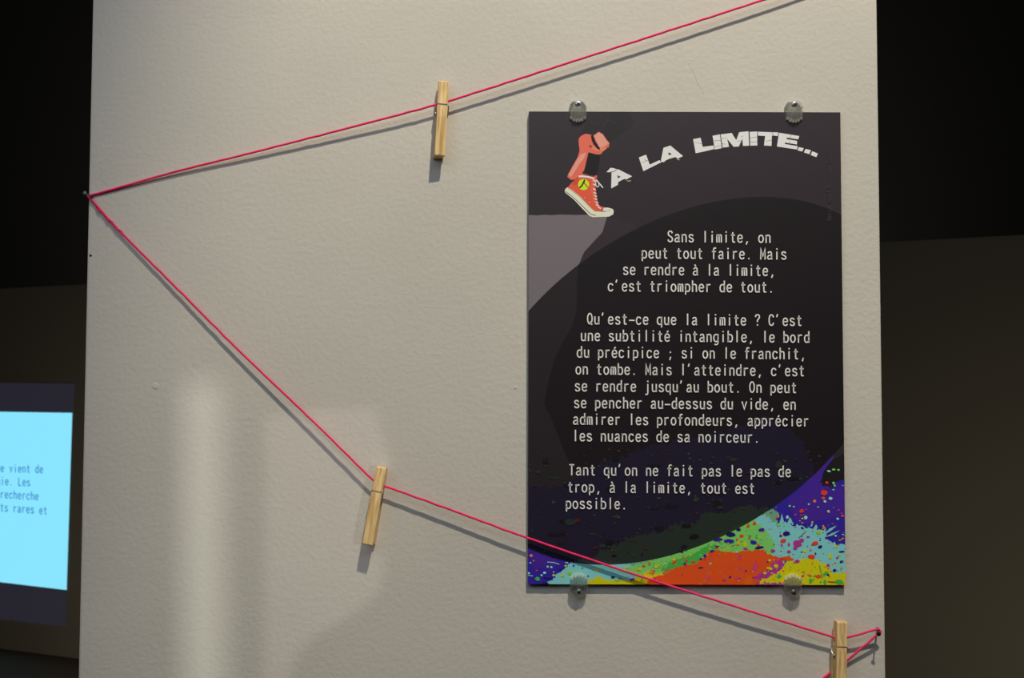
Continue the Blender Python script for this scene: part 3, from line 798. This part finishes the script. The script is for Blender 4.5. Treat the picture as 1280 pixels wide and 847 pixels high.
# ------------------------------------------------------------------ clear poster clips
def clip_body():
    """clear moulded clip; origin on the wall at the poster's edge, tongue pointing down over the print"""
    w, nc, nr = 0.0164, 60, 6
    d_in, d_plate, d_out = PT + 0.0010, 0.0078, 0.0106
    bm = bmesh.new(); cols_ = []
    for i in range(nc + 1):
        s = i / nc; x = (s - .5) * w; e = abs(2 * s - 1)
        top = 0.0115 - 0.0055 * max(0, (e - .45) / .55) ** 1.6
        rib = abs(math.sin(PI * s * nr)) ** .5
        k = int(min(nr - 1, s * nr)); ec = abs((k + .5) / nr - .5) * 2
        ln = 0.0108 - 0.0042 * ec ** 2.2 - 0.0011 * (1 - rib)
        fr = d_out - 0.0021 * (1 - rib) - 0.0022 * e ** 3
        ps_ = [(0.0, top), (0.0, 0.0008), (d_in, 0.0008), (d_in, -ln), (fr - .0036, -ln), (fr - .0018, -ln + .0010), (fr, -ln + .0024), (fr, 0.0004), (fr - .0006, 0.0022), (d_plate + .0006, 0.0034), (d_plate, 0.0046), (d_plate, top - .0008), (d_plate - .0008, top)]
        cols_.append([bm.verts.new((x, -d, z)) for d, z in ps_])
    m = len(cols_[0])
    for a, b in zip(cols_, cols_[1:]):
        for k in range(m):
            f = bm.faces.new((a[k], a[(k + 1) % m], b[(k + 1) % m], b[k]))
            if k in (4, 5): f.material_index = 1
    bm.faces.new(cols_[0]); bm.faces.new(cols_[-1][::-1])
    return bm


def lathe_y(bm, prof, n=20, c=(0, 0, 0)):
    c = Vector(c); rings = []
    for r, d in prof:
        rings.append([bm.verts.new(c + Vector((r * math.cos(2 * PI * k / n), -d, r * math.sin(2 * PI * k / n)))) for k in range(n)] if r > 1e-7 else [bm.verts.new(c + Vector((0, -d, 0)))])
    for a, b in zip(rings, rings[1:]):
        for k in range(n):
            va = [a[k % len(a)], a[(k + 1) % len(a)]]; vb = [b[(k + 1) % len(b)], b[k % len(b)]]
            f = []
            for v in va + vb:
                if v not in f: f.append(v)
            if len(f) > 2: bm.faces.new(f)


CLIP_Z = 0.0070
clips = [((722.5, 139.5), False, "clear ribbed plastic clip holding the poster's top edge, above the sneaker picture"),
         ((992.5, 140), False, "clear ribbed plastic clip holding the poster's top edge, above the word LIMITE"),
         ((723.5, 730), True, "clear plastic clip with screw under the poster's bottom edge, on the pale cyan splash"),
         ((991, 731), True, "clear plastic clip with screw under the poster's bottom edge, on the yellow splash")]
proto = None
for (px, py), flip, lab in clips:
    p = at(px, py, -PT)
    loc = Vector((p.x, 0, pb if flip else pt))
    if proto is None:
        root = empty('poster_clip', loc, lab, 'clip', 'clear plastic clips on the poster edges')
        body = obj('clip_body', clip_body(), [M_CLEAR, M_TIP], root)
        bm = bmesh.new(); lathe_y(bm, [(0, .0066), (.0012, .0066), (.0012, .0078), (.0030, .0080), (.0029, .0086), (.0023, .0093), (.0012, .0096), (0, .0097)], 22)
        screw = obj('screw', bm, M_SCREW, root, (0, 0, CLIP_Z), smooth=False)
        bm = bmesh.new()
        for a in (0.5, 0.5 + PI / 2):
            vs = bm_box(bm, (0, 0, 0), (.0034, .0006, .0009))
            bmesh.ops.rotate(bm, verts=vs, cent=(0, 0, 0), matrix=Matrix.Rotation(a, 3, 'Y'))
        slot = obj('cross_slot', bm, M_SLOT, screw, (0, -.0096, 0))
        proto = (root, body, screw, slot)
    else:
        root, body, screw, slot = (o.copy() for o in proto)
        for o in (root, body, screw, slot): COL.objects.link(o)
        body.parent = root; screw.parent = root; slot.parent = screw
        root.location = loc; root['label'] = lab
    if flip:
        root.rotation_euler = (0, PI, 0)

# ------------------------------------------------------------------ nails
def nail(name, base, head, m, hr, sr, label):
    t = empty(name, base, label, 'nail', 'nails holding the pink string')
    ax = (head - base); ln = ax.length; ax.normalize()
    q = Vector((0, -1, 0)).rotation_difference(ax).to_matrix()
    bm = bmesh.new(); lathe_y(bm, [(0, -.004), (sr, -.004), (sr, ln - .001), (0, ln - .001)], 12)
    bmesh.ops.rotate(bm, verts=bm.verts, cent=(0, 0, 0), matrix=q); obj('shank', bm, m, t)
    bm = bmesh.new(); lathe_y(bm, [(0, ln - .0016), (hr * .5, ln - .0015), (hr, ln - .0007), (hr, ln - .0002), (hr * .8, ln), (0, ln + .0003)], 18)
    bmesh.ops.rotate(bm, verts=bm.verts, cent=(0, 0, 0), matrix=q); obj('head', bm, m, t)
    return t


NL0, NL1 = at(115.5, 246.5), at(105.5, 241, -.016)
nail('nail', NL0, NL1, M_NAIL, .0019, .0008, 'grey nail at the left edge of the cream wall where the string turns')
NR0, NR1 = at(1096.5, 784), at(1098.5, 792.3, -.017)
nail('nail', NR0, NR1, M_NAILB, .0021, .0008, 'black nail near the right edge of the cream wall, below the poster')

# ------------------------------------------------------------------ pink string (one cord of three twisted strands)
def A3(px, py, off): return tuple(at(px, py, -off))


def ring_around(p, r, a0, a1, n, off0, off1):
    return [(p.x + r * math.cos(a0 + (a1 - a0) * k / n), -(off0 + (off1 - off0) * k / n), p.z + r * math.sin(a0 + (a1 - a0) * k / n)) for k in range(n + 1)]


SR = .00118
nl = NL0 + (NL1 - NL0) * (.0016 / .016); nr = NR0 + (NR1 - NR0) * (.0095 / .017)
upper = [A3(1083, -42, .0045), A3(1020, -21.5, .0075), A3(954, 0, .0085), A3(840, 37, .0088), A3(720, 75.5, .0086), A3(600, 114, .0083), A3(558, 127.2, .0080), A3(546, 130.5, .0080), A3(500, 143, .0078), A3(400, 169, .0060), A3(300, 194.5, .0042), A3(220, 214.2, .0029), A3(150, 234, .0018)]
loopL = ring_around(nl, .0008 + SR + .0001, PI * .42, PI * 1.22, 6, .0015, .0017)
lower = [A3(150, 289, .0027), A3(220, 359, .0042), A3(301, 440, .0058), A3(388, 523, .0075), A3(440, 574, .0080), A3(466, 599.5, .0082), A3(472, 603.6, .0082), A3(482, 607.5, .0082), A3(560, 635.5, .0088), A3(658, 671.5, .0095), A3(775, 711.5, .0098), A3(850, 735.8, .0098), A3(930, 761, .0095), A3(1000, 783, .0088), A3(1046, 797, .0083), A3(1053, 797.8, .0083), A3(1060, 796.2, .0083), A3(1078, 791.3, .0090)]
loopR = ring_around(nr, .0008 + SR + .0001, PI * .55, -PI * .32, 6, .0095, .0092)
last = [A3(1062, 822.5, .0035), A3(1050, 831, .0014), A3(1042, 837, .0014), A3(1028, 848, .0020), A3(960, 900, .003), A3(900, 948, .004)]


def resample(pts, step):
    P = [Vector(p) for p in catmull(pts, 14)]
    out = [P[0]]; acc = 0.0
    for a, b in zip(P, P[1:]):
        l = (b - a).length
        while acc + l >= step:
            a = a + (b - a) * ((step - acc) / l)
            out.append(a.copy()); l = (b - a).length; acc = 0.0
        acc += l
    return out


def cord(bm, pts, r, pitch, step, wob=0.0):
    path = resample(pts, step)
    t0 = (path[1] - path[0]).normalized(); nrm = (Vector((0, 1, 0)) - t0 * t0.y).normalized()
    strands = [[], [], []]
    for i, p in enumerate(path):
        t = (path[min(i + 1, len(path) - 1)] - path[max(i - 1, 0)]).normalized()
        nrm = (nrm - t * nrm.dot(t)).normalized(); bi = t.cross(nrm)
        p = p + bi * (wob * noise.noise(Vector((i * step * 90, 0, 0))))
        for k in range(3):
            a = 2 * PI * (i * step / pitch + k / 3)
            strands[k].append(p + (nrm * math.cos(a) + bi * math.sin(a)) * r * .46)
    for s_ in strands:
        bm_tube(bm, s_, r * .56, 6)


bm = bmesh.new()
cord(bm, upper + loopL + lower + loopR + last, SR, .0058, .00072, .00035)
string = obj('string', bm, M_STRING, None, smooth=True)
tag(string, 'neon pink twisted string zigzagging across the cream wall between two nails', 'string')
# the knotted tail wound along the lower run beside the left nail
tail = []
for k in range(46):
    s = k / 45; c = Vector(A3(117 + 36 * s, 255 + 37 * s, .0019 + .0009 * s))
    a = 2 * PI * 3.2 * s
    tail.append(c + (Vector((.7, 0, .7)) * math.cos(a) + Vector((0, 1, 0)) * math.sin(a)) * .0011)
bm = bmesh.new(); cord(bm, tail, .0007, .004, .0008)
obj('knotted_tail', bm, M_STRING, string, smooth=True)

# ------------------------------------------------------------------ clothespins
PL, PWD = 0.0745, 0.0098                    # length and width


def pin_leg(front=1):
    """profile in (outward, along) with along 0 at the jaw tip, drawn for the front leg"""
    top = [(.0002, -.0002), (.0030, 0), (.0042, -.0012), (.0052, -.012), (.0062, -.0229), (.0043, -.0232), (.0043, -.0244), (.0064, -.0247), (.0075, -.036), (.0082, -.055), (.0084, -PL + .001), (.0078, -PL)]
    inner = [(.0040, -PL), (.0034, -PL + .0012), (.0012, -.045), (.0006, -.0375), (.0026, -.0362), (.0034, -.0335), (.0026, -.0308), (.0004, -.0296), (.0002, -.0225), (.0013, -.0214), (.0016, -.0200), (.0013, -.0186), (.0002, -.0176), (.0002, -.0120), (.0008, -.0112), (.0008, -.0098), (.0002, -.009)]
    prof = top + inner
    bm = bmesh.new()
    a = [bm.verts.new((-PWD / 2, -d * front, z)) for d, z in prof]; b = [bm.verts.new((PWD / 2, -d * front, z)) for d, z in prof]
    n = len(prof)
    loops = [[Vector((d, z, 0)) for d, z in prof]]
    for t in tessellate_polygon(loops):
        bm.faces.new([a[i] for i in t]); bm.faces.new([b[i] for i in reversed(t)])
    for i in range(n):
        bm.faces.new((a[i], a[(i + 1) % n], b[(i + 1) % n], b[i]))
    return bm


def pin_spring():
    bm = bmesh.new(); r, wr = .0026, .00062
    zc = -.0335; h = PWD / 2
    pts = [(-h - .0004, -.0049, -.0238), (-h * .5, -.0049, -.0238), (0, -.0049, -.0238), (h * .6, -.0049, -.0238), (h + .0007, -.0049, -.0238), (h + .0010, -.0050, -.0250), (h + .0010, -.0036, -.0300)]
    turns = 4.0; n = 56
    for k in range(n + 1):
        a = PI * .5 * 0 + 2 * PI * turns * k / n
        x = (h + .0010) + (-(2 * h + .0020)) * k / n
        pts.append((x, -r * math.cos(a), zc + r * math.sin(a) * -1))
    pts += [(-h - .0010, .0036, -.0300), (-h - .0010, .0050, -.0250), (-h - .0007, .0049, -.0238), (0, .0049, -.0238), (h + .0004, .0049, -.0238)]
    bm_tube(bm, pts, wr, 7)
    return bm


pins = [((554.2, 101), (547.8, 195), .0080, 9, "wooden clothespin clipped high on the upper run of the pink string"),
        ((477.3, 583.5), (459.8, 681), .0082, -4, "striped wooden clothespin at the bend of the lower string, left of the poster"),
        ((1051.8, 776.5), (1049.5, 874), .0083, 7, "wooden clothespin cut off by the picture's bottom edge, under the poster's corner")]
pproto = None
for top, bot, off, yaw, lab in pins:
    # the face seen is the front leg, about 4 mm (tip) to 8 mm (handle) in front of the string
    p0 = at(*top, -(off + .0036)); p1 = at(*bot, -(off + .0084))
    if pproto is None:
        root = empty('clothespin', (0, 0, 0), lab, 'clothespin', 'wooden clothespins on the pink string')
        l1 = obj('leg', pin_leg(1), M_WOOD, root); l2 = obj('leg', pin_leg(-1), M_WOOD, root)
        sp = obj('spring', pin_spring(), M_STEEL, root, smooth=True)
        pproto = (root, l1, l2, sp)
        objs = pproto
    else:
        objs = tuple(o.copy() for o in pproto)
        for o in objs: COL.objects.link(o)
        for o in objs[1:]: o.parent = objs[0]
        objs[0]['label'] = lab
    ax = Vector((p1.x - p0.x, 0, p1.z - p0.z))
    ang = math.atan2(ax.x, -ax.z)
    objs[0].location = (p0.x, -off, p0.z)
    objs[0].rotation_euler = (Matrix.Rotation(-ang, 3, 'Y') @ Matrix.Rotation(math.radians(yaw), 3, 'Z')).to_euler()

# ------------------------------------------------------------------ projected slide on the far wall
wp = b0 + wn * 0.004
M_SLIDE = emissive('projected_cyan', srgb(137, 229, 255), 1.0)
M_SLIDEB = emissive('projected_dark', srgb(38, 37, 48), 0.9)
M_SLIDET = emissive('projected_blue_text', srgb(66, 138, 206), 1.0)
slide_c = on_plane(-120, 782, wp, wn)
slide = empty('projected_slide', slide_c, 'glowing pale cyan slide with blue text on the dark wall, left of the cream panel', 'screen')


def slide_quad(pts, lift, thick):
    bm = bmesh.new()
    f = [bm.verts.new(on_plane(x, y, wp + wn * lift, wn) - slide_c) for x, y in pts]
    g = [bm.verts.new(v.co - wn * thick) for v in f]
    bm.faces.new(f)
    bm.faces.new(g[::-1])
    for i in range(4):
        bm.faces.new((f[i], f[(i + 1) % 4], g[(i + 1) % 4], g[i]))
    return bm


obj('unlit_border', slide_quad([(-330, 474), (92.5, 479), (81.5, 783), (-330, 735)], 0, .003), M_SLIDEB, slide)
obj('lit_picture', slide_quad([(-330, 509.5), (90, 515.8), (83, 737), (-330, 688)], .003, .002), M_SLIDE, slide)
bm = bmesh.new()
for s, x, y, sl in (("e vient de", .8, 589.6, .03), ("gie. Les", -4.4, 605.6, .045), ("recherche", .6, 622.2, .058), ("ts rares et", .4, 638.6, .072)):
    for q in text_quads(s, x - .6, y, 5.42, sl, 2.0, .62, .72):
        bm.faces.new([bm.verts.new(on_plane(px, py, wp + wn * .0036, wn) - slide_c) for px, py in q])
obj('slide_text', bm, M_SLIDET, slide)
